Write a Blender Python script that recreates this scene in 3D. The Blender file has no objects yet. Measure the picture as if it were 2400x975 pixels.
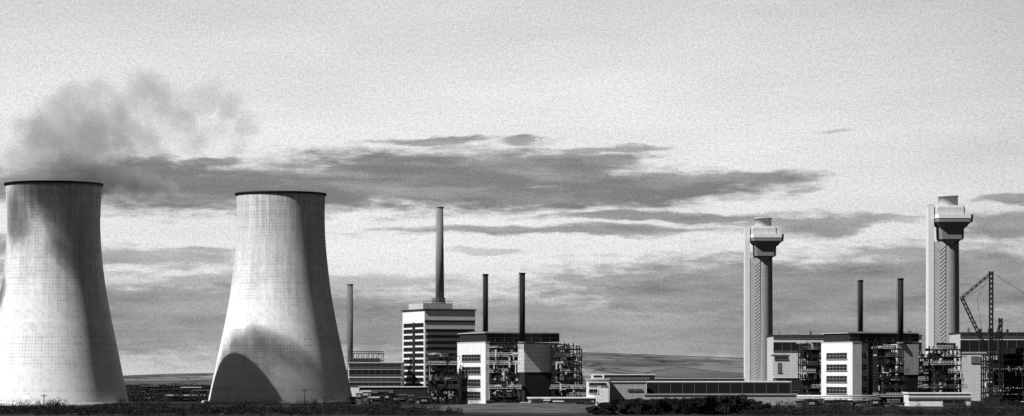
import bpy, math, random
from mathutils import Vector, noise as mn
random.seed(7)
F=6680.0; CH=12.0; HY=878.0
def X(px,D): return (px-1200.0)*D/F
def Z(py,D): return CH+(HY-py)*D/F
def M(p,D): return p*D/F
sc=bpy.context.scene
col=sc.collection
# ------------------------------------------------------------------ camera
cam=bpy.data.cameras.new("camera"); cam.lens=36*F/2400; cam.sensor_width=36
cam.shift_y=(HY-487.5)/2400; cam.clip_start=1; cam.clip_end=60000
co=bpy.data.objects.new("camera",cam); col.objects.link(co); co.location=(0,0,CH); co.rotation_euler=(math.radians(90),0,0)
sc.camera=co
sc.view_settings.view_transform='Standard'; sc.view_settings.look='None'; sc.view_settings.exposure=0
# ------------------------------------------------------------------ sun
AZ=math.radians(58); EL=math.radians(46.5)
TS=Vector((-math.sin(AZ)*math.cos(EL),-math.cos(AZ)*math.cos(EL),math.sin(EL)))
sl=bpy.data.lights.new("sun",'SUN'); sl.energy=5.0; sl.angle=math.radians(0.5); sl.color=(1,0.995,0.98)
so=bpy.data.objects.new("sun",sl); col.objects.link(so); so.rotation_euler=TS.to_track_quat('Z','Y').to_euler(); so.location=(-500,500,500)
# ------------------------------------------------------------------ node helpers
class NT:
    def __init__(s,nt): s.nt=nt; s.n=nt.nodes; s.l=nt.links; s.n.clear()
    def new(s,t,**k):
        n=s.n.new(t)
        for a,b in k.items(): setattr(n,a,b)
        return n
    def set(s,sock,v):
        if isinstance(v,bpy.types.NodeSocket): s.l.new(v,sock)
        else: sock.default_value=v
    def math(s,op,a,b=0.0,c=0.0,clamp=False):
        n=s.new('ShaderNodeMath',operation=op); n.use_clamp=clamp
        s.set(n.inputs[0],a); s.set(n.inputs[1],b); s.set(n.inputs[2],c); return n.outputs[0]
    def vmath(s,op,a,b=(0,0,0)):
        n=s.new('ShaderNodeVectorMath',operation=op); s.set(n.inputs[0],a); s.set(n.inputs[1],b)
        return n.outputs['Value'] if op in('LENGTH','DISTANCE') else n.outputs[0]
    def mapr(s,v,a,b,c=0.0,d=1.0,smooth=True):
        n=s.new('ShaderNodeMapRange',interpolation_type='SMOOTHSTEP' if smooth else 'LINEAR')
        s.set(n.inputs[0],v)
        for i,q in zip((1,2,3,4),(a,b,c,d)): s.set(n.inputs[i],q)
        return n.outputs[0]
    def noise(s,vec,scale,detail=3,rough=.5,color=False,dim='3D'):
        n=s.new('ShaderNodeTexNoise'); n.noise_dimensions=dim; s.set(n.inputs['Vector'],vec)
        n.inputs['Scale'].default_value=scale; n.inputs['Detail'].default_value=detail; n.inputs['Roughness'].default_value=rough
        return n.outputs['Color'] if color else n.outputs[0]
    def mix(s,f,a,b):
        n=s.new('ShaderNodeMix',data_type='FLOAT'); s.set(n.inputs[0],f); s.set(n.inputs[2],a); s.set(n.inputs[3],b); return n.outputs[0]
    def xyz(s,x,y,z):
        n=s.new('ShaderNodeCombineXYZ'); s.set(n.inputs[0],x); s.set(n.inputs[1],y); s.set(n.inputs[2],z); return n.outputs[0]
    def sep(s,v):
        n=s.new('ShaderNodeSeparateXYZ'); s.l.new(v,n.inputs[0]); return n.outputs
TINT=(0.975,1.0,0.985)
# ------------------------------------------------------------------ world
w=bpy.data.worlds.new("World"); sc.world=w; w.use_nodes=True
try: w.cycles.sampling_method='MANUAL'; w.cycles.sample_map_resolution=256
except Exception as e: print(e)
t=NT(w.node_tree)
sky=t.new('ShaderNodeTexSky',sky_type='NISHITA'); sky.sun_disc=False; sky.sun_elevation=EL; sky.sun_rotation=math.atan2(TS.x,TS.y)
bw=t.new('ShaderNodeRGBToBW'); t.l.new(sky.outputs[0],bw.inputs[0])
tc=t.new('ShaderNodeTexCoord'); d=t.sep(tc.outputs['Generated'])
az=t.math('ARCTAN2',d[0],d[1]); el=t.math('ARCSINE',d[2])
U=t.math('MULTIPLY_ADD',az,6.68,1.2); V=t.math('MULTIPLY_ADD',el,-6.68,0.878)
P=t.xyz(U,V,0.0)
Ps=t.xyz(U,t.math('MULTIPLY',V,4.5),0.0)
n1=t.noise(Ps,4.5,6,.6,True)
wv=t.vmath('MULTIPLY',t.vmath('SUBTRACT',n1,(.5,.5,.5)),(.24,.065,0))
PW=t.vmath('ADD',P,wv)
n2=t.math('SUBTRACT',t.noise(Ps,14.0,4,.6),.5)
clouds=[(430,442,290,58,1),(700,442,300,60,1),(1000,420,380,74,1),(1250,402,260,50,1),(1340,376,180,20,.9),(1500,438,350,38,.97),(1750,420,165,18,.9),(1300,458,430,32,1),(330,415,120,46,1),
(1010,326,150,8,.8),(1240,332,62,10,.75),(1430,350,140,9,.8),(480,383,95,11,.85),(1950,316,50,5,.45),(1540,506,310,11,.85),(1900,521,280,12,.75),
(1310,542,410,13,.8),(1935,538,95,32,.78),(1990,525,60,24,.6),(2370,478,90,12,.85),(2360,538,140,34,.78),(1880,452,60,7,.65),
(480,580,100,9,.65),(330,605,250,26,.68),(650,662,450,24,.55),(450,750,720,95,.80),(1100,770,620,75,.76),(1850,690,600,90,.88),(2300,660,440,80,.84),(1500,655,240,26,.76),
(1700,775,1000,80,.76),(1130,588,100,8,.4),(-20,600,60,60,.7),(-60,440,120,34,.9),(2180,597,260,16,.7),(100,445,160,40,.9)]
acc=None
for cx,cy,rx,ry_,st in clouds:
    mp=t.new('ShaderNodeMapping'); t.l.new(PW,mp.inputs[0])
    sx,sy=1000.0/rx,1000.0/ry_
    mp.inputs['Scale'].default_value=(sx,sy,1); mp.inputs['Location'].default_value=(-cx/1000*sx,-cy/1000*sy,0)
    ln=t.vmath('LENGTH',mp.outputs[0])
    ln=t.math('MULTIPLY_ADD',n2,1.2,ln)
    soft=.42
    m=t.mapr(ln,1.0+soft*.85,1.0-soft,0.0,st)
    acc=m if acc is None else t.math('MAXIMUM',acc,m)
big=t.noise(Ps,1.6,3,.5)
streak=t.noise(t.xyz(U,t.math('MULTIPLY',V,7.0),3.0),3.0,5,.6)
sb=t.math('SUBTRACT',streak,.5)
acc=t.math('MULTIPLY',acc,t.math('MULTIPLY_ADD',sb,-.95,.98),clamp=True)
haze=t.math('MULTIPLY_ADD',t.math('SUBTRACT',big,.5),.24,.79)
haze=t.math('MULTIPLY',haze,t.mapr(V,-.1,.36,.83,1.05))
haze=t.math('MULTIPLY',haze,t.mapr(U,1.6,2.45,1.0,.82))
haze=t.math('MULTIPLY',haze,t.mapr(V,.58,.85,1.0,.72))
haze=t.math('MULTIPLY_ADD',sb,t.mapr(V,.2,.4,.05,.14),haze)
cl=t.math('MULTIPLY_ADD',sb,.18,.235)
skyc=t.mix(acc,haze,cl)
gr=t.noise(P,300.0,1,.7)
gr2=t.noise(P,110.0,1,.7)
g=t.math('ADD',t.math('MULTIPLY',t.math('SUBTRACT',gr,.5),.9),t.math('MULTIPLY',t.math('SUBTRACT',gr2,.5),.3))
skyc=t.math('MULTIPLY',skyc,t.math('ADD',g,1.0))
STR=0.06
up=t.math('MAXIMUM',t.mapr(el,.140,.18),t.mapr(t.math('ABSOLUTE',az),.24,.36))
low=t.mapr(el,-.01,-.03)
vis=t.math('DIVIDE',skyc,STR)
fin=t.mix(up,vis,t.math('MULTIPLY',bw.outputs[0],.20))
fin=t.mix(low,fin,.45)
vm=t.new('ShaderNodeVectorMath',operation='SCALE'); vm.inputs[0].default_value=TINT; t.l.new(fin,vm.inputs['Scale'])
bg=t.new('ShaderNodeBackground'); t.l.new(vm.outputs[0],bg.inputs[0]); bg.inputs[1].default_value=STR
wo=t.new('ShaderNodeOutputWorld'); t.l.new(bg.outputs[0],wo.inputs[0])
# ------------------------------------------------------------------ materials
def mat(name,base,rough=.85,var=.25,scale=.35,streak=.2,panel=None,metal=0):
    m=bpy.data.materials.new(name); m.use_nodes=True; t=NT(m.node_tree)
    tc=t.new('ShaderNodeTexCoord'); o=tc.outputs['Object']
    n=t.noise(o,scale,5,.65)
    f=t.math('MULTIPLY_ADD',t.math('SUBTRACT',n,.5),2*var,1.0)
    if streak:
        mp=t.new('ShaderNodeMapping'); t.l.new(o,mp.inputs[0]); mp.inputs['Scale'].default_value=(1.2,1.2,.08)
        n2=t.noise(mp.outputs[0],1.0,4,.6)
        f=t.math('MULTIPLY',f,t.math('MULTIPLY_ADD',t.math('SUBTRACT',n2,.5),2*streak,1.0))
    if panel:
        s=t.sep(o)
        q=t.math('FRACT',t.math('DIVIDE',t.math('ADD',s[0],s[1]),panel[0])); z=t.math('FRACT',t.math('DIVIDE',s[2],panel[1]))
        ln=t.math('MAXIMUM',t.math('LESS_THAN',q,.1),t.math('LESS_THAN',z,.12))
        f=t.math('MULTIPLY',f,t.math('MULTIPLY_ADD',ln,-panel[2],1.0))
    f=t.math('MULTIPLY',f,base)
    vm=t.new('ShaderNodeVectorMath',operation='SCALE'); vm.inputs[0].default_value=TINT; t.l.new(f,vm.inputs['Scale'])
    b=t.new('ShaderNodeBsdfPrincipled'); t.l.new(vm.outputs[0],b.inputs['Base Color']); b.inputs['Roughness'].default_value=rough; b.inputs['Metallic'].default_value=metal
    b.inputs['Specular IOR Level'].default_value=.2
    ou=t.new('ShaderNodeOutputMaterial'); t.l.new(b.outputs[0],ou.inputs[0]); return m
WHITE=mat("white_painted_cladding",.86,.7,.14,.3,.14)
PANEL=mat("pale_panel_cladding",.70,.75,.15,.3,.15,(1.8,1.5,.22))
LIGHT=mat("pale_concrete",.58,.85,.2,.3,.25)
GREYC=mat("grey_concrete",.34,.85,.25,.3,.3)
GREYP=mat("grey_panel_cladding",.62,.8,.25,.3,.25,(2.0,1.6,.25))
TAUPE=mat("dark_grey_concrete",.24,.85,.25,.3,.3)
MID=mat("weathered_concrete",.15,.9,.3,.3,.3)
DARK=mat("dark_cladding",.03,.7,.4,.4,.3)
GLASS=mat("dark_window_glass",.02,.3,.5,.8,0)
BLACK=mat("soot_black_steel",.018,.8,.4,.4,.4)
STEEL=mat("dark_structural_steel",.03,.7,.4,.5,.1)
PALES=mat("pale_painted_steel",.74,.6,.25,.6,.1)
SHAFT=mat("stained_shaft_concrete",.42,.9,.18,.15,.35,(50,3.0,.12))
STACK=mat("stained_stack_concrete",.22,.9,.3,.15,.4)
BRICK=mat("pale_brickwork",.42,.9,.15,.5,.15,(2.2,1.1,.3))
WOOD=mat("weathered_timber",.05,.9,.3,1,.2)
def tower_mat():
    m=bpy.data.materials.new("ribbed_tower_concrete"); m.use_nodes=True; t=NT(m.node_tree)
    uv=t.new('ShaderNodeTexCoord').outputs['UV']; s=t.sep(uv)
    o=t.new('ShaderNodeTexCoord').outputs['Object']
    LH=1.3
    a=t.math('FRACT',s[0]); b=t.math('FRACT',t.math('DIVIDE',s[1],LH))
    la=t.mapr(t.math('ABSOLUTE',t.math('SUBTRACT',a,.5)),.05,.22,1.0,0.0)
    lb=t.mapr(t.math('ABSOLUTE',t.math('SUBTRACT',b,.5)),.08,.26,1.0,0.0)
    cell=t.new('ShaderNodeTexWhiteNoise'); cell.noise_dimensions='2D'
    t.l.new(t.xyz(t.math('FLOOR',s[0]),t.math('FLOOR',t.math('DIVIDE',s[1],LH)),0.0),cell.inputs['Vector'])
    colr=t.new('ShaderNodeTexWhiteNoise'); colr.noise_dimensions='1D'; t.l.new(t.math('FLOOR',s[0]),colr.inputs['W'])
    rowr=t.new('ShaderNodeTexWhiteNoise'); rowr.noise_dimensions='1D'; t.l.new(t.math('FLOOR',t.math('DIVIDE',s[1],LH)),rowr.inputs['W'])
    patch=t.mapr(t.noise(t.xyz(t.math('MULTIPLY',s[0],.11),t.math('MULTIPLY',s[1],.07),0.0),1.0,5,.65),.40,.64,.0,1.0)
    f=t.math('MULTIPLY',t.math('MULTIPLY_ADD',la,-.2,1.0),t.math('MULTIPLY_ADD',lb,-.17,1.0))
    f=t.mix(patch,.97,f)
    f=t.math('MULTIPLY',f,t.math('MULTIPLY_ADD',cell.outputs[0],.18,.91))
    f=t.math('MULTIPLY',f,t.math('MULTIPLY_ADD',colr.outputs[0],.10,.95))
    f=t.math('MULTIPLY',f,t.math('MULTIPLY_ADD',rowr.outputs[0],.12,.94))
    big=t.noise(o,.045,6,.7)
    f=t.math('MULTIPLY',f,t.math('MULTIPLY_ADD',t.math('SUBTRACT',big,.5),.6,1.0))
    st=t.noise(t.xyz(t.math('MULTIPLY',s[0],1.0),t.math('MULTIPLY',s[1],.03),0.0),1.0,5,.7)
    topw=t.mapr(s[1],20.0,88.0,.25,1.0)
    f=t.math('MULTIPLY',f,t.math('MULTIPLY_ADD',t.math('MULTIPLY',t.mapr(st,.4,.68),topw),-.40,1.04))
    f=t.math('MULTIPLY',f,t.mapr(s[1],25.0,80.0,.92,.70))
    f=t.math('MINIMUM',f,.92)
    vm=t.new('ShaderNodeVectorMath',operation='SCALE'); vm.inputs[0].default_value=TINT; t.l.new(f,vm.inputs['Scale'])
    bs=t.new('ShaderNodeBsdfPrincipled'); t.l.new(vm.outputs[0],bs.inputs['Base Color']); bs.inputs['Roughness'].default_value=.9; bs.inputs['Specular IOR Level'].default_value=.1
    ou=t.new('ShaderNodeOutputMaterial'); t.l.new(bs.outputs[0],ou.inputs[0]); return m
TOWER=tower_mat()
def ground_mat(name,lo,hi,fs,fields=False):
    m=bpy.data.materials.new(name); m.use_nodes=True; t=NT(m.node_tree)
    o=t.new('ShaderNodeTexCoord').outputs['Object']
    n=t.noise(o,fs,6,.65); n3=t.noise(o,fs*12,4,.7)
    f=t.mapr(n,.35,.65,lo,hi)
    f=t.math('MULTIPLY',f,t.math('MULTIPLY_ADD',t.math('SUBTRACT',n3,.5),1.0,1.0))
    if fields:
        ow=t.vmath('ADD',o,t.vmath('MULTIPLY',t.noise(o,.004,3,.6,True),(120,120,0)))
        for sc_,a0,e0 in((.005,1.3,.06),(.013,.8,.06)):
            mp=t.new('ShaderNodeMapping'); t.l.new(ow,mp.inputs[0]); mp.inputs['Scale'].default_value=(1,.35,.0)
            v=t.new('ShaderNodeTexVoronoi'); t.l.new(mp.outputs[0],v.inputs['Vector']); v.inputs['Scale'].default_value=sc_
            c=t.new('ShaderNodeRGBToBW'); t.l.new(v.outputs['Color'],c.inputs[0])
            f=t.math('MULTIPLY',f,t.math('MULTIPLY_ADD',c.outputs[0],a0,1-a0/2))
            v2=t.new('ShaderNodeTexVoronoi',feature='DISTANCE_TO_EDGE'); t.l.new(mp.outputs[0],v2.inputs['Vector']); v2.inputs['Scale'].default_value=sc_
            f=t.math('MULTIPLY',f,t.mapr(v2.outputs[0],.0,e0,.45,1.0))
    vm=t.new('ShaderNodeVectorMath',operation='SCALE'); vm.inputs[0].default_value=TINT; t.l.new(f,vm.inputs['Scale'])
    b=t.new('ShaderNodeBsdfPrincipled'); t.l.new(vm.outputs[0],b.inputs['Base Color']); b.inputs['Roughness'].default_value=1; b.inputs['Specular IOR Level'].default_value=.05
    ou=t.new('ShaderNodeOutputMaterial'); t.l.new(b.outputs[0],ou.inputs[0]); return m
GRASS=ground_mat("rough_grass",.015,.05,.02)
MOUND=ground_mat("dry_grass",.07,.14,.05)
HILL=ground_mat("hazed_hill_fields",.11,.26,.002,True)  # tones raised to paint distance haze into the field colours
LEAF=ground_mat("dark_foliage",.010,.040,.5)
# ------------------------------------------------------------------ mesh builder
class MB:
    def __init__(s): s.v=[]; s.f=[]; s.mi=[]; s.sm=[]
    def face(s,ids,mi=0,sm=False): s.f.append(ids); s.mi.append(mi); s.sm.append(sm)
    def box(s,x0,y0,z0,x1,y1,z1,mi=0):
        b=len(s.v); s.v+=[(x0,y0,z0),(x1,y0,z0),(x1,y1,z0),(x0,y1,z0),(x0,y0,z1),(x1,y0,z1),(x1,y1,z1),(x0,y1,z1)]
        for q in((0,3,2,1),(4,5,6,7),(0,1,5,4),(1,2,6,5),(2,3,7,6),(3,0,4,7)): s.face([b+i for i in q],mi)
        return s
    def frus(s,cx,cy,z0,z1,ax,ay,bx,by,mi=0,cx2=None,cy2=None):
        cx2=cx if cx2 is None else cx2; cy2=cy if cy2 is None else cy2
        b=len(s.v); s.v+=[(cx-ax,cy-ay,z0),(cx+ax,cy-ay,z0),(cx+ax,cy+ay,z0),(cx-ax,cy+ay,z0),(cx2-bx,cy2-by,z1),(cx2+bx,cy2-by,z1),(cx2+bx,cy2+by,z1),(cx2-bx,cy2+by,z1)]
        for q in((0,3,2,1),(4,5,6,7),(0,1,5,4),(1,2,6,5),(2,3,7,6),(3,0,4,7)): s.face([b+i for i in q],mi)
        return s
    def octo(s,cx,cy,lv,ch=.3,mi=0):
        b=len(s.v); n=8
        for L in lv:
            z,hx,hy=L[:3]; ox,oy=(L[3],L[4]) if len(L)>3 else (cx,cy)
            kx,ky=hx*(1-ch),hy*(1-ch)
            for x,y in((-kx,-hy),(kx,-hy),(hx,-ky),(hx,ky),(kx,hy),(-kx,hy),(-hx,ky),(-hx,-ky)): s.v.append((ox+x,oy+y,z))
        s.face([b+i for i in range(n)][::-1],mi)
        for j in range(len(lv)-1):
            for i in range(n): s.face([b+j*n+i,b+j*n+(i+1)%n,b+(j+1)*n+(i+1)%n,b+(j+1)*n+i],mi)
        e=b+(len(lv)-1)*n; s.face([e+i for i in range(n)],mi); return s
    def tube(s,p,q,r,r2=None,n=8,mi=0,cap=True,sm=None):
        r2=r if r2 is None else r2; p=Vector(p); q=Vector(q); a=(q-p)
        if a.length<1e-6: return s
        a.normalize(); u=a.orthogonal().normalized() if abs(a.z)<.999 else Vector((1,0,0)); v=a.cross(u); b=len(s.v)
        if n==4: u,v=(u+v).normalized(),(v-u).normalized()
        for k,(c,rr) in enumerate(((p,r),(q,r2))):
            for i in range(n):
                g=2*math.pi*i/n; s.v.append(tuple(c+u*math.cos(g)*rr+v*math.sin(g)*rr))
        sm=(n>6) if sm is None else sm
        for i in range(n): s.face([b+i,b+(i+1)%n,b+n+(i+1)%n,b+n+i],mi,sm)
        if cap: s.face([b+i for i in range(n)][::-1],mi); s.face([b+n+i for i in range(n)],mi)
        return s
    def pipe(s,pts,r,n=8,mi=0):
        for a,b in zip(pts,pts[1:]): s.tube(a,b,r,n=n,mi=mi)
        return s
    def beam(s,p,q,w,mi=0): return s.tube(p,q,w*.7,n=4,mi=mi,sm=False)
    def rev(s,prof,n=48,mi=0,cx=0,cy=0):
        b=len(s.v)
        for r,z in prof:
            for i in range(n):
                g=2*math.pi*i/n; s.v.append((cx+r*math.cos(g),cy+r*math.sin(g),z))
        for j in range(len(prof)-1):
            for i in range(n): s.face([b+j*n+i,b+j*n+(i+1)%n,b+(j+1)*n+(i+1)%n,b+(j+1)*n+i],mi,True)
        return s
    def lattice(s,p,q,w,step,bw,mi=0):
        p=Vector(p); q=Vector(q); a=(q-p); L=a.length; a.normalize()
        u=a.cross(Vector((0,1,0)))
        if u.length<.1: u=a.cross(Vector((1,0,0)))
        u.normalize(); v=a.cross(u); c=[(u+v)*w/2,(u-v)*w/2,(-u-v)*w/2,(-u+v)*w/2]
        for k in c: s.beam(p+k,q+k,bw,mi)
        n=max(1,int(L/step))
        for i in range(n):
            for j in range(4):
                A=p+a*L*i/n; B=p+a*L*(i+1)/n
                s.beam(A+c[j],B+c[(j+1)%4],bw*.6,mi)
        return s
    def obj(s,name,mats,parent=None,loc=(0,0,0)):
        me=bpy.data.meshes.new(name); me.from_pydata(s.v,[],s.f)
        for m in (mats if isinstance(mats,(list,tuple)) else [mats]): me.materials.append(m)
        me.polygons.foreach_set('material_index',s.mi); me.polygons.foreach_set('use_smooth',s.sm); me.update()
        o=bpy.data.objects.new(name,me); col.objects.link(o); o.location=loc
        if parent: o.parent=parent
        return o
def root(name,label,cat,loc,rz=0,group=None,scale=1):
    e=bpy.data.objects.new(name,None); col.objects.link(e); e.location=loc; e.rotation_euler=(0,0,rz); e.empty_display_size=2; e.scale=(scale,)*3
    e["label"]=label; e["category"]=cat
    if group: e["group"]=group
    return e
def top(o,label,cat,group=None):
    o["label"]=label; o["category"]=cat
    if group: o["group"]=group
    return o
def copytree(src,loc,rz=0,scale=1,label=None):
    n=src.copy(); col.objects.link(n); n.location=loc; n.rotation_euler=(0,0,rz); n.scale=(scale,)*3
    if label: n["label"]=label
    def rec(a,b):
        for c in a.children:
            k=c.copy(); col.objects.link(k); k.parent=b; rec(c,k)
    rec(src,n); return n
# ------------------------------------------------------------------ ground & hills
g=MB()
g.v=[(-16000,-2000,0),(16000,-2000,0),(16000,30000,0),(-16000,30000,0)]; g.face([0,1,2,3])
o=g.obj("ground",GRASS); o["kind"]="structure"
rid=[(-1500,872),(-400,873),(300,880),(400,876),(490,874),(830,866),(1000,850),(1250,828),(1380,825),(1450,828),(1600,834),(1740,839),(2000,849),(2400,855),(3500,866)]
def ry(px):
    for (a,b),(c,e) in zip(rid,rid[1:]):
        if a<=px<=c: return b+(e-b)*(px-a)/(c-a)
    return 870
h=MB(); nx=300; nyy=40
for j in range(nyy):
    D=2300+ (6200-2300)*j/(nyy-1); fr=j/(nyy-1)
    for i in range(nx):
        px=-1400+4800*i/(nx-1); x=(px-1200)*6200/F*(.6+.4*fr)
        zt=Z(ry(px),6200); p=Vector((x/380,D/500,0))
        z=-2+(zt+2)*(fr**1.1)+mn.noise(p)*12*math.sin(math.pi*min(1,fr*1.02))**.8+mn.noise(p*3.1)*4*fr*(1.15-fr)
        h.v.append((x,D,z))
for j in range(nyy-1):
    for i in range(nx-1): a=j*nx+i; h.face([a,a+1,a+nx+1,a+nx],0,True)
o=h.obj("hills",HILL); o["kind"]="structure"
mm=MB(); nx=60; ny=24
x0,x1=X(985,1000),X(1480,1000)
for j in range(ny):
    for i in range(nx):
        fx=i/(nx-1); fy=j/(ny-1); xx=x0+(x1-x0)*fx; yy=890+210*fy
        e=math.sin(math.pi*fx)**.6*math.sin(math.pi*fy)**.7
        mm.v.append((xx,yy,-.3+2.2*e+.6*mn.noise(Vector((xx/9,yy/9,1)))*e))
for j in range(ny-1):
    for i in range(nx-1): a=j*nx+i; mm.face([a,a+1,a+nx+1,a+nx],0,True)
o=mm.obj("grass_mound",MOUND); o["kind"]="structure"
# ------------------------------------------------------------------ cooling towers
def cooling_tower(loc,D,px_prof,label):
    base=root("cooling_tower",label,"cooling tower",loc,0,"concrete cooling towers")
    pts=[(Z(y,D),M(hw,D)) for y,hw in px_prof]; pts.sort()
    zt=pts[-1][0]; n=60; ns=96
    def rad(z):
        if z<=pts[0][0]:
            (za,ra),(zb,rb)=pts[0],pts[1]; return ra+(rb-ra)*(z-za)/(zb-za)
        for i in range(len(pts)-1):
            (za,ra),(zb,rb)=pts[i],pts[i+1]
            if za<=z<=zb:
                p0=pts[max(i-1,0)]; p3=pts[min(i+2,len(pts)-1)]
                tt=(z-za)/(zb-za); m0=(rb-p0[1])/(zb-p0[0])*(zb-za); m1=(p3[1]-ra)/(p3[0]-za)*(zb-za)
                return (2*tt**3-3*tt**2+1)*ra+(tt**3-2*tt**2+tt)*m0+(-2*tt**3+3*tt**2)*rb+(tt**3-tt**2)*m1
        return pts[-1][1]
    me=bpy.data.meshes.new("shell"); V=[];Fc=[];UV=[]
    for j in range(n+1):
        z=.8+(zt-.8)*j/n; r=rad(z)
        for i in range(ns): a=2*math.pi*i/ns; V.append((r*math.cos(a),r*math.sin(a),z))
    for j in range(n+1):
        z=zt-(zt-.8)*j/n; r=rad(z)-.6
        for i in range(ns): a=2*math.pi*i/ns; V.append((r*math.cos(a),r*math.sin(a),z))
    BN=120.0
    for j in range(2*n+1):
        for i in range(ns):
            a=j*ns+i; b=j*ns+(i+1)%ns; Fc.append((a,b,b+ns,a+ns))
            zz=[V[a][2],V[a+ns][2]]
            UV+=[(i/ns*BN,zz[0]),((i+1)/ns*BN,zz[0]),((i+1)/ns*BN,zz[1]),(i/ns*BN,zz[1])]
    me.from_pydata(V,[],Fc); ul=me.uv_layers.new(name="UVMap")
    for k,u in enumerate(UV): ul.data[k].uv=u
    for p in me.polygons: p.use_smooth=True
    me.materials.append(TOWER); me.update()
    o=bpy.data.objects.new("shell",me); col.objects.link(o); o.parent=base
    rt=rad(zt)
    MB().rev([(rt-.9,zt-.1),(rt+.6,zt-.1),(rt+.6,zt+.6),(rt-.9,zt+.6),(rt-.9,zt-.1)],96).obj("rim",BLACK,base)
    rb=rad(0)
    MB().rev([(rb+2.5,0),(rb+2.5,1.1),(rb+1.9,1.1),(rb+1.9,0)],96).obj("basin_wall",LIGHT,base)
    return base
PR1=[(434,112),(480,109.5),(530,108),(600,112),(660,119),(720,129),(820,149),(880,161),(948,176)]
T1=cooling_tower((X(126,1133),1133,0),1133,PR1,"pale ribbed concrete cooling tower venting steam, half in shadow")
T2=cooling_tower((X(658,1200),1200,0),1200,[(457,104),(500,103),(560,104.5),(640,112),(700,120),(760,131),(850,150),(900,161),(946,171)],"ribbed concrete cooling tower with steam shadow across its base")
T0=cooling_tower((-352,1062,0),1133,PR1,"pale ribbed concrete cooling tower venting steam over its neighbour")
# ------------------------------------------------------------------ steam
def steam(name,origin,blobs,dens,label,bb,wr=22,sr=.5,g=-.25,pw=1.3,na=1.7):
    mb=MB(); mb.box(*bb); m=bpy.data.materials.new(name+"_vapour"); m.use_nodes=True; t=NT(m.node_tree)
    o=t.new('ShaderNodeTexCoord').outputs['Object']
    nz=t.noise(o,.10,4,.62,True)
    q=t.vmath('ADD',o,t.vmath('MULTIPLY',t.vmath('SUBTRACT',nz,(.5,.5,.5)),(wr,wr,wr)))
    n2=t.noise(o,.22,4,.7)
    acc=None
    for x,y,z,r,k in blobs:
        ds=t.vmath('DISTANCE',q,(x,y,z)); v=t.mapr(ds,r*1.2,r*.35,0.0,k,False)
        acc=v if acc is None else t.math('MAXIMUM',acc,v)
    f=t.math('MULTIPLY_ADD',t.math('SUBTRACT',n2,.5),na,acc)
    f=t.mapr(f,.22,.58,0.0,1.0)
    f=t.math('MULTIPLY',t.math('MULTIPLY',f,t.mapr(acc,.0,.12)),t.math('MULTIPLY',t.math('POWER',acc,pw),dens))
    vp=t.new('ShaderNodeVolumeScatter'); vp.inputs['Color'].default_value=(.98,1,.99,1); t.l.new(f,vp.inputs['Density']); vp.inputs['Anisotropy'].default_value=g
    ou=t.new('ShaderNodeOutputMaterial'); t.l.new(vp.outputs[0],ou.inputs['Volume'])
    try: m.cycles.volume_step_rate=sr
    except Exception as e: print("steprate",e)
    ob=mb.obj(name,m,None,origin); top(ob,label,"steam","steam plumes from cooling towers"); return ob
s=1133/F; org=(X(126,1133),1133,Z(434,1133))
pb=[(50,418,11,1),(95,420,14,1),(150,418,15,1),(195,408,11,1),(45,375,11,.8),(95,355,14,.8),(150,370,17,.85),(210,345,18,.85),(110,310,11,.8),(165,290,13,.8),(200,258,9,.9),(240,298,14,.8),(266,238,8,.9),(300,298,13,.8),(290,350,12,.75),(310,260,9,.75),(355,328,11,.7),(350,245,9,.8),(378,222,8,1),(400,260,10,.85),(430,295,10,.7),(450,262,9,.7),(485,258,9,.75),(525,242,8,.85),(560,266,8,.85),(592,300,7,.85),(530,310,8,.65),(500,318,9,.7),(560,340,7,.7),(455,342,9,.7),(400,348,8,.6),(15,400,9,.8)]
bl=[((x-126)*s,-.26*max(0,385-y),(434-y)*s,r,k) for x,y,r,k in pb]
bl+=[(2,14,5,9,1.5),(12,12,4,8.5,1.6),(22,9,5,7.5,1.7),(31,8,2,6.5,1.7),(39,8,0,6,1.5),(46,8,-2,5,1.3),(16,2,4,8,1.4)]
steam("steam_plume",org,bl,.072,"grey steam billowing from the cooling tower mouth",(-36,-66,-9,94,28,48),17)
o2=(-224,1087,141)
steam("steam_plume",o2,[(3,1,2,10,1),(9,3,0,11,1),(7,2,-12,8,1),(8,2,-25,6.5,1),(10,3,-34,5.5,.95),(-16,-3,8,10,.8),(-32,-5,8,10,.8),(-56,-8,-2,10,.8),(-82,-14,-20,12,.9),(-114,-22,-46,15,1)],.13,"grey steam drifting from a neighbouring cooling tower",(-146,-44,-54,24,22,24),7,.7,0,.5,1.2)
# ------------------------------------------------------------------ generic buildings
TH=math.radians(22); ct,st=math.cos(TH),math.sin(TH)
def windowmesh(x0,x1,y0,y1,z0,z1,axis,nm,nh=2,mw=.09):
    m=MB()
    if axis=='x':
        m.box(x0-.12,y0,z0,x0+.1,y1,z1,0)
        for i in range(nm+1):
            y=y0+(y1-y0)*i/nm; m.box(x0-.22,y-mw,z0,x0-.1,y+mw,z1,1)
        for k in range(1,nh): z=z0+(z1-z0)*k/nh; m.box(x0-.2,y0,z-.07,x0-.1,y1,z+.07,1)
        m.box(x0-.4,y0-.3,z0-.3,x0-.05,y1+.3,z0,1)
    else:
        m.box(x0,y0-.12,z0,x1,y0+.1,z1,0)
        for i in range(nm+1):
            x=x0+(x1-x0)*i/nm; m.box(x-mw,y0-.22,z0,x+mw,y0-.1,z1,1)
        for k in range(1,nh): z=z0+(z1-z0)*k/nh; m.box(x0,y0-.2,z-.07,x1,y0-.1,z+.07,1)
        m.box(x0-.3,y0-.4,z0-.3,x1+.3,y0-.05,z0,1)
    return m
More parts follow.
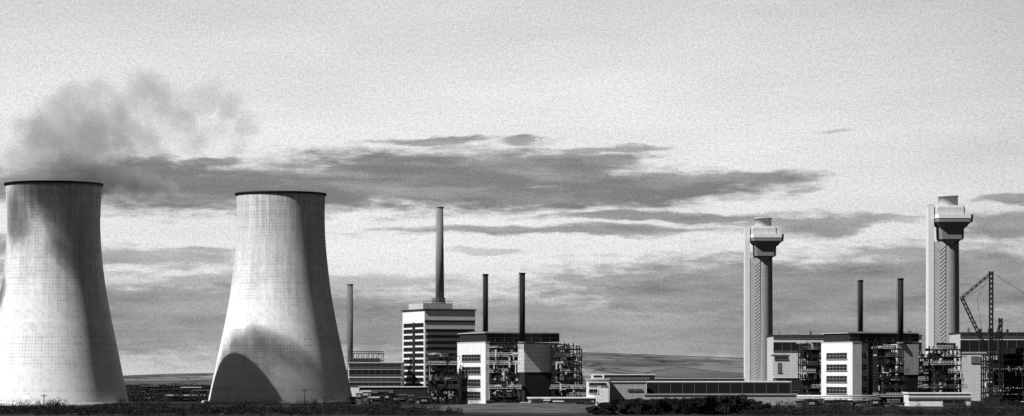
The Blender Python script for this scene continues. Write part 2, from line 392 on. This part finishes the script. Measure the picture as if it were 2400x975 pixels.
def reactor(xc,D,a,b,tw,setb,wins,label,lead):
    r=root("reactor_building",label,"industrial building",(X(xc,D),D,0),TH,"reactor buildings")
    zr=Z(803,D+5); zt=Z(781,D+5)
    MB().box(0,0,0,tw,a,zr).obj("stair_tower",WHITE,r)
    MB().box(-.12,-.12,zr+.01,tw+.1,a+.1,zr+.35).obj("parapet",LIGHT,r)
    MB().box(tw+.12,setb,0,b,a-.5,zr-.01).obj("wall",DARK,r)  # near-black colour paints in the shade of the recess behind the vessels
    u=MB(); u.box(.6,lead,zr+.37,b,a-1,zt,0)
    for i in range(int(b/4)): u.box(.7+i*4,lead-.16,zr+.5,.84+i*4,lead,zt-.2,1)
    u.box(.7,lead-.12,(zr+zt)/2,b,lead,(zr+zt)/2+.2,1)
    u.obj("upper_storey",[DARK,MID],r)
    rf=MB(); rf.frus(b/2+.3,(a+lead)/2-.5,zt+.02,zt+.28,b/2+.3,(a-lead)/2,b/2+.3,(a-lead)/2,0); rf.frus(b/2+.3,(a+lead)/2-.5,zt+.3,zt+.85,b/2-.2,(a-lead)/2-.5,b/2-1,1.2,1); rf.obj("roof",[LIGHT,MID],r)
    Ds=D+a*.4
    for (ya,yb) in wins:
        windowmesh(0,0,a*.17,a*.82,Z(yb,Ds),Z(ya,Ds),'x',6,2,.07).obj("window",[GLASS,GREYC],r)
    rd=random.Random(int(xc))
    for i in range(26):
        x=rd.uniform(tw+1,b-1); z=rd.uniform(1,zr-2); MB().box(x,setb-.5-rd.random(),z,x+rd.uniform(.3,2.5),setb-.02,z+rd.uniform(.25,1.4)).obj("wall_duct",rd.choice([MID,MID,GREYC,LIGHT]),r)
    return r,zr,zt
D0=1150
E,zr,zt=reactor(1138,D0,32,33,1.6,2,[(831,846),(860,876),(889,905),(918,934)],"white reactor block with four window strips and dark upper storey",1.5)
an=MB(); an.box(14,-7,zr-12,25.5,1.3,zr-.6,0); an.box(14.2,-6.8,0,25.3,1.3,zr-12.02,1); an.obj("annex",[GREYP,DARK],E)
MB().box(1.75,-.6,zr-4.2,13.9,1.3,zr-1.2).obj("duct_housing",GREYC,E)
tr=MB(); tr.lattice((25.5,-4,zr-2.4),(38,-4,zr-2.4),3.2,2.6,.35); tr.obj("truss",PALES,E)
Fb,_,_=reactor(1998,D0,26.5,33,4.2,8,[(827,841),(854,868),(881,895),(907,922)],"white reactor block with window strips beside scaffolded vessels",4)
an=MB(); an.box(4.35,5.0,0,10,6.9,zr-.2); an.obj("window_bay",GREYP,Fb)
for ya,yb in((828,840),(855,867),(882,894),(908,921)): windowmesh(4.9,9.4,5.0,0,Z(yb,D0+6),Z(ya,D0+6),'y',3,2).obj("window",[GLASS,WHITE],Fb)
an=MB(); an.box(20,-1,zr-13,30,6.9,zr-.6,0); an.box(20.2,-.8,0,29.8,6.9,zr-13.02,1); an.obj("annex",[GREYP,DARK],Fb)
def stack(px,y0,y1,D,w,m,label,w2=None,z0=None,group="slim dark metal stacks"):
    r=root("chimney_stack",label,"chimney",(X(px,D),D,Z(y1,D) if z0 is None else z0),0,group)
    H=Z(y0,D)-(Z(y1,D) if z0 is None else z0); ra=M(w/2,D); rb=M((w2 or w)/2,D)
    MB().tube((0,0,0),(0,0,H),ra,rb,n=24).obj("flue",m,r)
    MB().tube((0,0,H+.005),(0,0,H+.5),rb+.22,n=24).obj("cap",m,r)
    MB().tube((0,0,0),(0,0,.9),ra+.5,n=24).obj("footing",MID,r)
    l=MB()
    for sx in(-.25,.25): l.beam((-ra-.35,sx,1),(-rb-.35,sx,H),.1)
    for i in range(int(H/1.2)): l.beam((-ra-.35+(ra-rb)*i*1.2/H,-.25,1+i*1.2),(-ra-.35+(ra-rb)*i*1.2/H,.25,1+i*1.2),.08)
    l.obj("ladder",m,r)
    return r
stack(1138,645,780,1172,12,BLACK,"slim black metal stack rising behind the reactor roof",z0=zt)
stack(1224,642,806,1147,13.5,BLACK,"slim black metal stack standing on the annex roof",z0=zr-.6)
stack(2017,659,780,1172,11.5,BLACK,"slim black metal stack rising behind the reactor roof",z0=zt)
stack(2111,655,806,1158,13,BLACK,"slim black metal stack standing on the annex roof",z0=zr-.6)
stack(821,668,900,1400,13.5,MID,"plain grey stack beside the low striped building",12.5,group="concrete chimney stacks",z0=0)
# ------------------------------------------------------------------ tall striped building
D1=1400
r=root("boiler_house","tall white block with dark window bands and rooftop chimney","industrial building",(X(995,D1),D1,0),TH)
a=57/F*D1/st; b=118/F*D1/ct; zt1=Z(728,D1+8)
MB().box(0,0,0,b,a,zt1).obj("wall",WHITE,r)
MB().box(-.5,-.5,zt1+.01,b+.5,a+.5,zt1+.7).obj("roof",DARK,r)
yy=757
while yy<900:
    z1=Z(yy,D1+6); z0=Z(yy+7,D1+6)
    windowmesh(0,0,a*.04,a*.93,z0,z1,'x',14,1).obj("window",[GLASS,GLASS],r)
    if yy>765: windowmesh(b*.03,b*.97,0,0,z0+.3,z1,'y',18,1).obj("window",[GLASS,DARK],r)
    yy+=14.2
MB().box(-.35,a*.42,Z(905,D1),-.24,a*.52,Z(755,D1)).obj("downpipe_duct",DARK,r)
MB().box(b*.0,-.25,Z(755,D1),b,-.02,Z(750,D1)).obj("cornice",DARK,r)
p=MB(); p.box(b*-.0+1,a*.15,zt1+.72,b*.62,a*.8,zt1+3.6); p.obj("penthouse",LIGHT,r)
p=MB()
for i in range(14):
    x=1+i*(b*.62-1)/13; p.beam((x,a*.15,zt1+3.6),(x,a*.15,zt1+4.7),.12)
p.beam((1,a*.15,zt1+4.7),(b*.62,a*.15,zt1+4.7),.14); p.obj("railing",DARK,r)
p=MB(); p.box(b*.36,a*.2,zt1+3.62,b*.5,a*.5,zt1+6.5); p.obj("lift_housing",MID,r)
stack(1031,487,713,1412,20.5,STACK,"tall tapering concrete chimney on the striped block roof",15.5,group="concrete chimney stacks",z0=zt1+3.3)
# ------------------------------------------------------------------ block helper
def block(name,label,cat,x0,x1,y0,D,depth,m=WHITE,bands=(),roof=None,rz=0,extras=None,group=None,over=.4,mull=3.0):
    xa=X(x0,D); W=X(x1,D)-xa; zt=Z(y0,D)
    r=root(name,label,cat,(xa,D,0),rz,group)
    MB().box(0,0,0,W,depth,zt).obj("wall",m,r)
    MB().box(-over,-over,zt+.01,W+over,depth+over,zt+.45).obj("roof",roof or LIGHT,r)
    for bd in bands:
        ya,yb=bd[0],bd[1]; bm=bd[2] if len(bd)>2 else GLASS; fx0=bd[3] if len(bd)>3 else .02; fx1=bd[4] if len(bd)>4 else .98
        windowmesh(W*fx0,W*fx1,0,0,Z(yb,D),Z(ya,D),'y',max(2,int(W*(fx1-fx0)/mull)),1).obj("window",[bm,MID],r)
    if extras: extras(r,W,zt)
    return r,W,zt
def lat(r,W,zt):
    m=MB()
    x1=W*.66; h=M(27,1390)
    for i in range(15):
        x=.3+i*(x1-.3)/14
        m.beam((x,1,zt+.4),(x,1,zt+h*.85),.22)
        if i%2: m.beam((x,1,zt+.4),(x+1.2,1,zt+h*.85),.16)
    for hh in(.2,.85,1.0): m.beam((0,1,zt+h*hh),(x1,1,zt+h*hh),.3)
    m.obj("roof_framework",STEEL,r)
    MB().box(2,2,zt+.46,x1-2,9,zt+2.4).obj("plant_room",MID,r)
def vents(seed,n):
    def f(r,W,zt):
        rd=random.Random(seed)
        for i in range(n):
            x=W*(i+.3+.4*rd.random())/n; h=rd.uniform(.8,2.2); w=rd.uniform(.5,1.6)
            MB().box(x-w/2,1+rd.random()*3,zt+.46,x+w/2,5,zt+.46+h).obj("roof_vent",rd.choice([MID,GREYC,DARK]),r)
    return f
block("workshop_building","low workshop with pale and dark horizontal bands and roof framework","industrial building",816,942,851,1390,30,WHITE,[(853,860,DARK),(866,878),(885,890,DARK),(896,903)],extras=lat)
block("shed","low dark flat-roofed shed with pale eaves","shed",842,1000,908,1260,14,DARK,[(914,920,MID,.05,.5)],roof=PALES)
block("turbine_hall","long pale turbine hall with dark glazed band","industrial building",1813,2160,787,1340,34,PANEL,[(790,792,DARK,.0,1.0),(802,822,GLASS,.0,1.0)],roof=DARK,group="turbine halls",mull=4,extras=vents(1,9))
block("annex_building","small pale flat-roofed annex with dark doorway","industrial building",1812,1851,832,1320,12,PANEL,[(836,842,DARK,.1,.9),(850,872,MID,.3,.5)])
block("turbine_hall","long pale turbine hall with dark glazed band","industrial building",2251,2470,781,1340,34,LIGHT,[(784,789,DARK,.0,1.0),(797,824,GLASS,.0,1.0),(846,853,MID)],roof=DARK,group="turbine halls",mull=4,extras=vents(2,7))
block("annex_building","pale panelled annex in front of the turbine hall","industrial building",2255,2310,828,1300,12,PANEL,[(835,850,MID,.4,.8)])
block("office_building","small white flat-roofed office with dark windows","building",1376,1426,890,1120,12,WHITE,[(897,903,GLASS,.1,.9),(912,920,GLASS,.1,.5)],extras=lambda r,W,zt:(MB().box(W*.22,1,zt+.46,W*.8,7,zt+2.3).obj("roof_room",WHITE,r),MB().box(W*.3,.8,zt+1.0,W*.7,1,zt+1.7).obj("window",GLASS,r)))
block("brick_building","pale brick flat-roofed building","building",1430,1514,896,1130,18,BRICK,[(912,915,GLASS,.5,.9)])
block("long_store_building","long low store with continuous dark glazing and pale roof edge","industrial building",1516,1852,896,1150,22,LIGHT,[(899,922,GLASS,.0,1.0)],roof=WHITE,mull=4.5)
block("boundary_building","low pale panelled wall building","industrial building",1512,1866,926,1105,8,BRICK,[(930,934,MID,.3,.6)],roof=GREYC)
block("shed","low dark shed with pale roof edge","shed",1414,1534,879,1500,16,DARK,[(884,889,MID,.05,.9)],roof=WHITE)
block("shed","low pale shed roof behind the store","shed",1534,1745,888,1560,16,MID,[(891,895,DARK)],roof=LIGHT)
block("shed","dark corrugated shed beside the chimney base","shed",1818,1892,886,1280,14,MID,[(890,915,DARK,.05,.95)],roof=WHITE)
block("shed","low shed with bright flat roof","shed",1238,1392,934,1110,14,GREYC,[(937,943,DARK,.05,.95)],roof=WHITE)
block("gate_house","white flat-roofed building with dark doors","building",2130,2275,923,1080,14,WHITE,[(938,946,GLASS,.55,.9),(931,934,MID,.0,1.0)],roof=WHITE)
for x0,x1,y0,DD in[(296,345,912,1500),(330,372,906,1600),(372,430,914,1450),(425,470,909,1550),(455,498,916,1400),(300,400,926,1300),(390,500,928,1280)]:
    block("shed","low dark shed behind the cooling towers","shed",x0,x1,y0,DD,12,random.choice([DARK,MID,DARK]),[(y0+4,y0+7,random.choice([GLASS,LIGHT]),.1,.6)],roof=random.choice([MID,DARK,LIGHT]))
# ------------------------------------------------------------------ pile chimneys
pc=root("filter_chimney","tall concrete chimney with overhanging filter gallery and stair tower","chimney",(X(2222,1850),1850,0),0,"tall filter chimneys")
MB().rev([(7.6,0),(7.3,40),(7.1,80),(7.0,99)],48).obj("shaft",SHAFT,pc)
MB().box(-13.8,-7.4,0,-10.2,4,120.5).obj("stair_tower",WHITE,pc)
MB().box(-13.6,-5.8,120.52,-9.7,3,122.0).obj("stair_head",LIGHT,pc)
m=MB(); m.rev([(6.3,121.4),(6.3,127.2),(6.7,127.2),(6.7,128),(5.6,128),(5.6,121.4)],40); m.obj("flue_outlet",LIGHT,pc)
MB().octo(.2,0,[(115.42,9.6,9.4),(120,9.6,9.4),(121.4,8.6,8.6)],.12).obj("filter_house",LIGHT,pc)
MB().octo(2.4,-1,[(112.9,12.1,12.5),(115.4,12.1,12.5)],.15).obj("gallery",WHITE,pc)
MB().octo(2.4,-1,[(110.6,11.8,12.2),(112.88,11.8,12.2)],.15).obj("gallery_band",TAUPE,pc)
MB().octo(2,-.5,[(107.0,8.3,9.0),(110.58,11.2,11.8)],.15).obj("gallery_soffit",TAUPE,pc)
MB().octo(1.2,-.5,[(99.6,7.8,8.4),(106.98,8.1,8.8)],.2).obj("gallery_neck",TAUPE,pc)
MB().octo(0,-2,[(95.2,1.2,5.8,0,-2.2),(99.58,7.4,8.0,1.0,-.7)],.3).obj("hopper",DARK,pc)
MB().box(-10.18,-7.1,0,-2.6,-2,98.0).obj("stair_enclosure",LIGHT,pc)
m=MB(); zz=2
while zz<94:
    m.beam((-10.0,-7.2,zz+3.4),(-6.4,-7.2,zz),.2); m.beam((-6.4,-7.2,zz),(-2.8,-7.2,zz+3.4),.2); zz+=2.5
m.obj("zigzag_stair",BRICK,pc)
m=MB(); m.box(-14.3,-9,0,9.5,8,6); m.box(7.4,-5,6.01,11,5,19); m.obj("plinth",WHITE,pc)
copytree(pc,(X(1788,2110),2110,0))
# ------------------------------------------------------------------ heat exchangers
def exchanger(seed,label,loc,rz=0,H=25.0,light=.5,scale=1):
    rd=random.Random(seed); r=root("heat_exchanger",label,"heat exchanger",loc,rz,"scaffolded heat exchanger vessels",scale)
    v=MB(); v.rev([(0.01,2.4),(2.3,3.2),(2.7,4.5),(2.7,H-7),(2.4,H-5.6),(1.2,H-4.9),(0.01,H-4.7)],28)
    for z in(6,9.5,13,16.5): v.rev([(2.7,z),(3.0,z),(3.0,z+.35),(2.7,z+.35)],28)
    v.obj("vessel",MID if rd.random()<.7 else GREYC,r)
    fm=MB(); xs=[-5.2,-1.8,1.8,5.2]; ys=[-4.2,0,4.2]; nl=7 if H>23.5 else 6; lv=[0]+[3.0+i*3.2 for i in range(nl)]
    for x in xs:
        for y in ys: fm.beam((x,y,0),(x,y,lv[-1]+rd.choice([0,1.5,2.5])),.46)
    for z in lv[1:]:
        for y in ys: fm.beam((xs[0],y,z),(xs[-1],y,z),.44)
        for x in xs: fm.beam((x,ys[0],z),(x,ys[-1],z),.3)
        if rd.random()<.95: fm.box(-5.2,0 if rd.random()<.5 else -3,z-.15,rd.uniform(2,5.2),4.2,z+.15)
        for _ in range(2):
            if rd.random()<.7:
                x=rd.uniform(-5,2); fm.box(x,1,z+.16,x+rd.uniform(1.5,3.5),4.1-rd.random()*.1,z+rd.uniform(1.5,2.9))
    for i in range(len(lv)-1):
        for j in range(3):
            for y in (ys[0],ys[-1]):
                if rd.random()<.7:
                    a,b=(xs[j],xs[j+1]) if rd.random()<.5 else (xs[j+1],xs[j]); fm.beam((a,y,lv[i]),(b,y,lv[i+1]),.28)
    fm.obj("frame",STEEL,r)
    for z in lv[1:]:
        p=MB(); e0=-5.6-rd.random()*2.2; e1=5.6+rd.random()*2.2; y0=-4.6-rd.random()*.8
        if rd.random()<.4: e1=rd.uniform(0,3)
        if rd.random()<.35: e0=rd.uniform(-3,-.5)
        p.box(e0,y0,z+.2,e1,-2.9,z+.42)
        n=int((e1-e0)/1.1)
        for i in range(n+1): x=e0+(e1-e0)*i/n; p.beam((x,y0,z+.4),(x,y0,z+1.6),.1)
        for hh in(1.0,1.6): p.beam((e0,y0,z+hh),(e1,y0,z+hh),.12)
        p.obj("platform",[PALES,MID,STEEL][0 if rd.random()<light*.8 else rd.choice([1,2])],r)
    zt=H-5
    pts=[(0,0,zt-.4),(0,0,zt+.8)]+[(0-2.0*(1-math.cos(g)),0+.5*math.sin(g),zt+.8+1.6*math.sin(g)) for g in [math.pi*.5*i/4 for i in range(1,5)]]+[(-4,2,zt+2.4),(-5,8,zt+2.2)]
    MB().pipe(pts,.55,12).obj("gas_duct",GREYC,r)
    MB().pipe([(0,0,3),(0,-1.5,1.9),(3.5,-2.5,1.7),(5.8,-2.0,2.4),(6.2,-1,6),(6.2,0,12),(5,6,13)],.45,12).obj("return_duct",GREYC,r)
    pw=MB()
    for i in range(56):
        x=rd.uniform(-5.8,5.8); y=rd.uniform(-5.6,-3.6); z=rd.uniform(1,H-5); q=[(x,y,z)]
        for _ in range(rd.randint(1,4)):
            ax=rd.choice('xzxzzy'); dd=rd.uniform(.7,3.0)*rd.choice([-1,1])
            if ax=='x': x=max(-6.8,min(6.8,x+dd))
            elif ax=='z': z=max(.8,min(H-3.5,z+dd))
            else: y=max(-5.8,min(-3.2,y+dd))
            q.append((x,y,z))
        pw.pipe(q,rd.choice([.09,.12,.18,.28]),6,mi=0 if rd.random()<light*.6 else 1)
    for i in range(30):
        x=rd.uniform(-5.5,5); z=rd.uniform(1,H-7); w_=rd.uniform(.3,1.6); yv=rd.uniform(-5.2,-3.6); pw.box(x,yv,z,x+w_,yv+1,z+rd.uniform(.3,1.4),mi=0 if rd.random()<light*.6 else 1)
    pw.obj("pipework",[PALES,STEEL],r)
    return r
LB="vertical steel vessel wrapped in platforms, ladders and pipework"
exchanger(1,"vertical vessel in dark scaffolding beside the striped block",(X(1037,1170),1170,0),.1,23,.28)
exchanger(2,LB,(X(1180,1136),1136,0),.05,25.5,.6)
exchanger(3,LB,(X(1328,1150),1150,0),.2,26,.6)
exchanger(13,LB,(X(1290,1168),1168,0),.3,22,.3)
exchanger(4,"vertical vessel in dark scaffolding behind the white block",(X(1905,1195),1195,0),.1,28,.25)
exchanger(5,LB,(X(2082,1140),1140,0),.05,25.5,.6)
exchanger(6,LB,(X(2215,1165),1165,0),.25,25,.4)
exchanger(17,"vertical vessel in dark scaffolding beside the tall filter chimney",(X(2170,1215),1215,0),.1,22,.25)
# steel frame
sf=root("steel_framework","dense dark construction steelwork with pipes and platforms","steel framework",(X(2310,1090),1090,0))
m=MB(); m2=MB(); rd=random.Random(11)
zt2=Z(822,1090)
for ix in range(8):
    for iy in range(3): m.beam((ix*3.6,iy*5,0),(ix*3.6,iy*5,zt2-rd.random()*3),.5)
for iz in range(1,9):
    z=zt2*iz/8.6
    for iy in range(3): m.beam((0,iy*5,z),(25.2,iy*5,z),.42)
    for ix in range(8): m.beam((ix*3.6,0,z),(ix*3.6,10,z),.3)
    for ix in range(7):
        if rd.random()<.75: m.beam((ix*3.6,0,z),(ix*3.6+3.6,0,z-zt2/8.6),.26)
        if rd.random()<.75: m.beam((ix*3.6,10,z),(ix*3.6+3.6,10,z-zt2/8.6),.26)
    m.box(rd.uniform(0,6),2,z+.22,rd.uniform(16,25),9,z+.45)
    m.box(rd.uniform(0,8),3,z+.46,rd.uniform(16,25),9,z+rd.uniform(1.5,2.8))
    if rd.random()<.7: m2.box(rd.uniform(0,8),-.4,z+.22,rd.uniform(14,25),1.8,z+.45)
m.obj("frame",STEEL,sf); m2.obj("platform",MID,sf)
m=MB()
for i in range(46):
    x=rd.uniform(0,24); z=rd.uniform(1,zt2-3); q=[(x,-.7,z)]
    for _ in range(3):
        if rd.random()<.5: x=min(25,max(0,x+rd.uniform(-5,5)))
        else: z=min(zt2,max(.5,z+rd.uniform(-4,4)))
        q.append((x,-.7,z))
    m.pipe(q,rd.choice([.1,.15,.3]),6,mi=rd.choice([0,1,1,1,1]))
m.obj("pipework",[PALES,STEEL],sf)
# cranes
def P3(x,y,D): return Vector((X(x,D),D,Z(y,D)))
cr=root("derrick_crane","tall lattice derrick crane with raised luffing jib","crane",(X(2323,1085),1085,0))
o0=cr.location
def rel(x,y,D=1085,dy=0): return P3(x,y,D)-o0+Vector((0,dy,0))
MB().lattice(rel(2323,945),rel(2323,636),1.2,1.9,.36).obj("mast",BLACK,cr)
MB().lattice(rel(2323,640),rel(2252,700),.75,1.9,.22).obj("jib",BLACK,cr)
MB().lattice(rel(2254,698),rel(2305,805),1.0,1.9,.26).obj("boom",BLACK,cr)
c=MB(); c.tube(rel(2323,636),rel(2290,700),.07,n=5); c.tube(rel(2323,637),rel(2420,700),.07,n=5); c.tube(rel(2323,660),rel(2256,702),.07,n=5); c.tube(rel(2290,700),rel(2302,780),.07,n=5); c.obj("cables",BLACK,cr)
c=MB(); c.box(-3,-2,0,3,2,3.4); c.obj("winch_house",DARK,cr)
MB().lattice(rel(2345,945),rel(2345,745),1.1,2.1,.32).obj("stay_mast",BLACK,cr)
MB().lattice(rel(2333,800),rel(2347,748),.7,2,.2).obj("stay_strut",BLACK,cr)
def pole(px,y0,y1,label):
    D=CH*F/(y1-HY); r=root("utility_pole",label,"utility pole",(X(px,D),D,0),0,"wooden utility poles"); H=M(y1-y0,D)
    MB().tube((0,0,0),(0,0,H),.2,.15,n=10).obj("post",WOOD,r)
    m=MB(); m.box(-.9,-.24,H-.7,.9,-.14,H-.45)
    for x in(-.8,0,.8): m.tube((x,-.19,H-.5),(x,-.19,H-.1),.09,n=6)
    m.obj("crossarm",WOOD,r)
pole(103,924,962,"short timber pole with crossarm in scrub"); pole(714,912,950,"short timber pole beside the cooling tower"); pole(760,928,948,"short timber pole beside the cooling tower")
pl=root("lattice_pylon","small pale lattice pylon on the grass","pylon",(X(1405,960),960,0))
MB().frus(0,0,0,.3,1.6,1.6,1.6,1.6).obj("footing",MID,pl)
m=MB(); H=M(58,960)
for sx in(-1,1):
    for sy in(-1,1): m.beam((sx*1.4,sy*1.4,.3),(sx*.35,sy*.35,H),.13)
for i in range(6):
    a=1.4-1.05*i/6; b=1.4-1.05*(i+1)/6; z=.3+H*i/6.3; z2=.3+H*(i+1)/6.3
    for sy in(-1,1): m.beam((-a,sy*a,z),(b,sy*b,z2),.09); m.beam((a,sy*a,z),(-b,sy*b,z2),.09)
m.beam((-1.8,0,H*.9),(1.8,0,H*.9),.12); m.obj("lattice",PALES,pl)
pb_=root("pipe_bridge","pale pipe bridge on slim posts beside the reactor block","pipe bridge",(X(1868,1100),1100,0))
m=MB(); W=M(190,1100)
for i in range(16): m.beam((W*i/15,0,0),(W*i/15,0,Z(928,1100)),.22)
m.beam((0,0,Z(938,1100)),(W,0,Z(938,1100)),.2); m.obj("posts",PALES,pb_)
m=MB(); m.tube((0,0,Z(928,1100)),(W,0,Z(928,1100)),.35,n=10); m.tube((0,-.7,Z(933,1100)),(W,-.7,Z(933,1100)),.22,n=8); m.obj("pipes",PALES,pb_)
# yard clutter
rd=random.Random(5)
def yard(xa,xb,n,ya,yb,Da,Db):
    for i in range(n):
        x0=xa+(xb-xa)*i/n+rd.uniform(-4,4); y0=rd.uniform(ya,yb); DD=rd.uniform(Da,Db)
        block("yard_shed","small dark yard shed with pale roof edge","shed",x0,x0+rd.uniform(12,28),y0,DD,7,rd.choice([DARK,MID,DARK]),[(y0+4,y0+8,rd.choice([GLASS,LIGHT]),.15,.7)],roof=rd.choice([MID,PALES,DARK,DARK]),group="small yard sheds",over=.2)
yard(818,1000,13,916,938,1120,1180)
yard(1870,2125,12,934,950,1070,1095)
yard(1142,1400,10,938,948,1095,1108)
# ------------------------------------------------------------------ vegetation
def leaves(mb,c,r,n,sz,rd):
    for _ in range(n):
        while True:
            p=Vector((rd.uniform(-1,1),rd.uniform(-1,1),rd.uniform(-1,1)))
            if .35<p.length<1: break
        q=Vector((c[0]+p.x*r[0],c[1]+p.y*r[1],c[2]+p.z*r[2])); s=sz*rd.uniform(.6,1.4)
        u=Vector((rd.gauss(0,1),rd.gauss(0,1),rd.gauss(0,1))).normalized(); v=u.orthogonal().normalized()
        b=len(mb.v); mb.v+=[tuple(q-u*s),tuple(q+v*s*.6),tuple(q+u*s),tuple(q-v*s*.6)]; mb.face([b,b+1,b+2,b+3])
def tree(seed,loc,label):
    rd=random.Random(seed); r=root("thorn_tree",label,"tree",loc,rd.uniform(0,6),"scrubby thorn trees")
    tk=MB(); tk.tube((0,0,-.2),(.1,0,1.6),.28,.18,n=8); cr=MB()
    for i in range(15):
        a=rd.uniform(0,6.28); rr=rd.uniform(0,2.8); c=(rr*math.cos(a),rr*math.sin(a),rd.uniform(.8,4.3)-rr*.3)
        tk.tube((.1,0,1.4),c,.09,.03,n=5); k=rd.uniform(.6,1.3); leaves(cr,c,(k*1.2,k*1.2,k*.8),240,.2,rd)
    tk.obj("trunk",WOOD,r); cr.obj("crown",LEAF,r); return r
base=[tree(i,(X(1470+i*60,880),880+i*6,0),"low dark thorn tree with dense ragged crown") for i in range(4)]
for b_ in base: b_.scale=(1.25,1.25,1.0)
rd=random.Random(3)
for i in range(52):
    px=1385+i*8+rd.uniform(-8,8); D=rd.uniform(850,930)
    env=[(1380,.5),(1440,.95),(1500,1.05),(1560,1.0),(1620,1.15),(1700,1.32),(1740,1.25),(1775,.9),(1810,.6)]
    s_=.8
    for (p0,e0),(p1,e1) in zip(env,env[1:]):
        if p0<=px<=p1: s_=e0+(e1-e0)*(px-p0)/(p1-p0)
    k_=copytree(base[i%4],(X(px,D),D,-.2),rd.uniform(0,6.28),s_*rd.uniform(.85,1.03)); k_.scale[0]*=1.2; k_.scale[1]*=1.2
sb_=MB(); rd=random.Random(9)
for i in range(1050):
    px=rd.uniform(-60,1080) if i<740 else rd.uniform(1740,2450)
    D=rd.uniform(835,990) if i<740 else rd.uniform(835,900)
    hgt=rd.uniform(.6,1.7)
    nn=mn.noise(Vector((px/50,D/60,2)))
    if nn>.1: hgt*=2.2
    if px>930 and i<740: hgt*=.55
    c=(X(px,D),D,hgt*.45); leaves(sb_,c,(rd.uniform(1,2.6),rd.uniform(.8,1.8),hgt*.85),100,.2,rd)
o=sb_.obj("scrub",LEAF); o["kind"]="stuff"; o["label"]="dark gorse scrub along the near ground"; o["category"]="scrub"
sb_=MB()
for i in range(520):
    D=rd.uniform(1450,2600); px=rd.choice([rd.uniform(290,500),rd.uniform(1370,1745),rd.uniform(300,500)])
    c=(X(px,D),D,1.3); leaves(sb_,c,(rd.uniform(3,9),3,rd.uniform(1,3)),70,.5,rd)
for i in range(160):
    D=rd.uniform(1250,1420); px=rd.uniform(285,505)
    c=(X(px,D),D,1.6); leaves(sb_,c,(rd.uniform(2,5),3,rd.uniform(1.2,3.6)),90,.35,rd)
o=sb_.obj("far_hedges",LEAF); o["kind"]="stuff"; o["label"]="distant dark hedges and scrub across fields"; o["category"]="hedge"
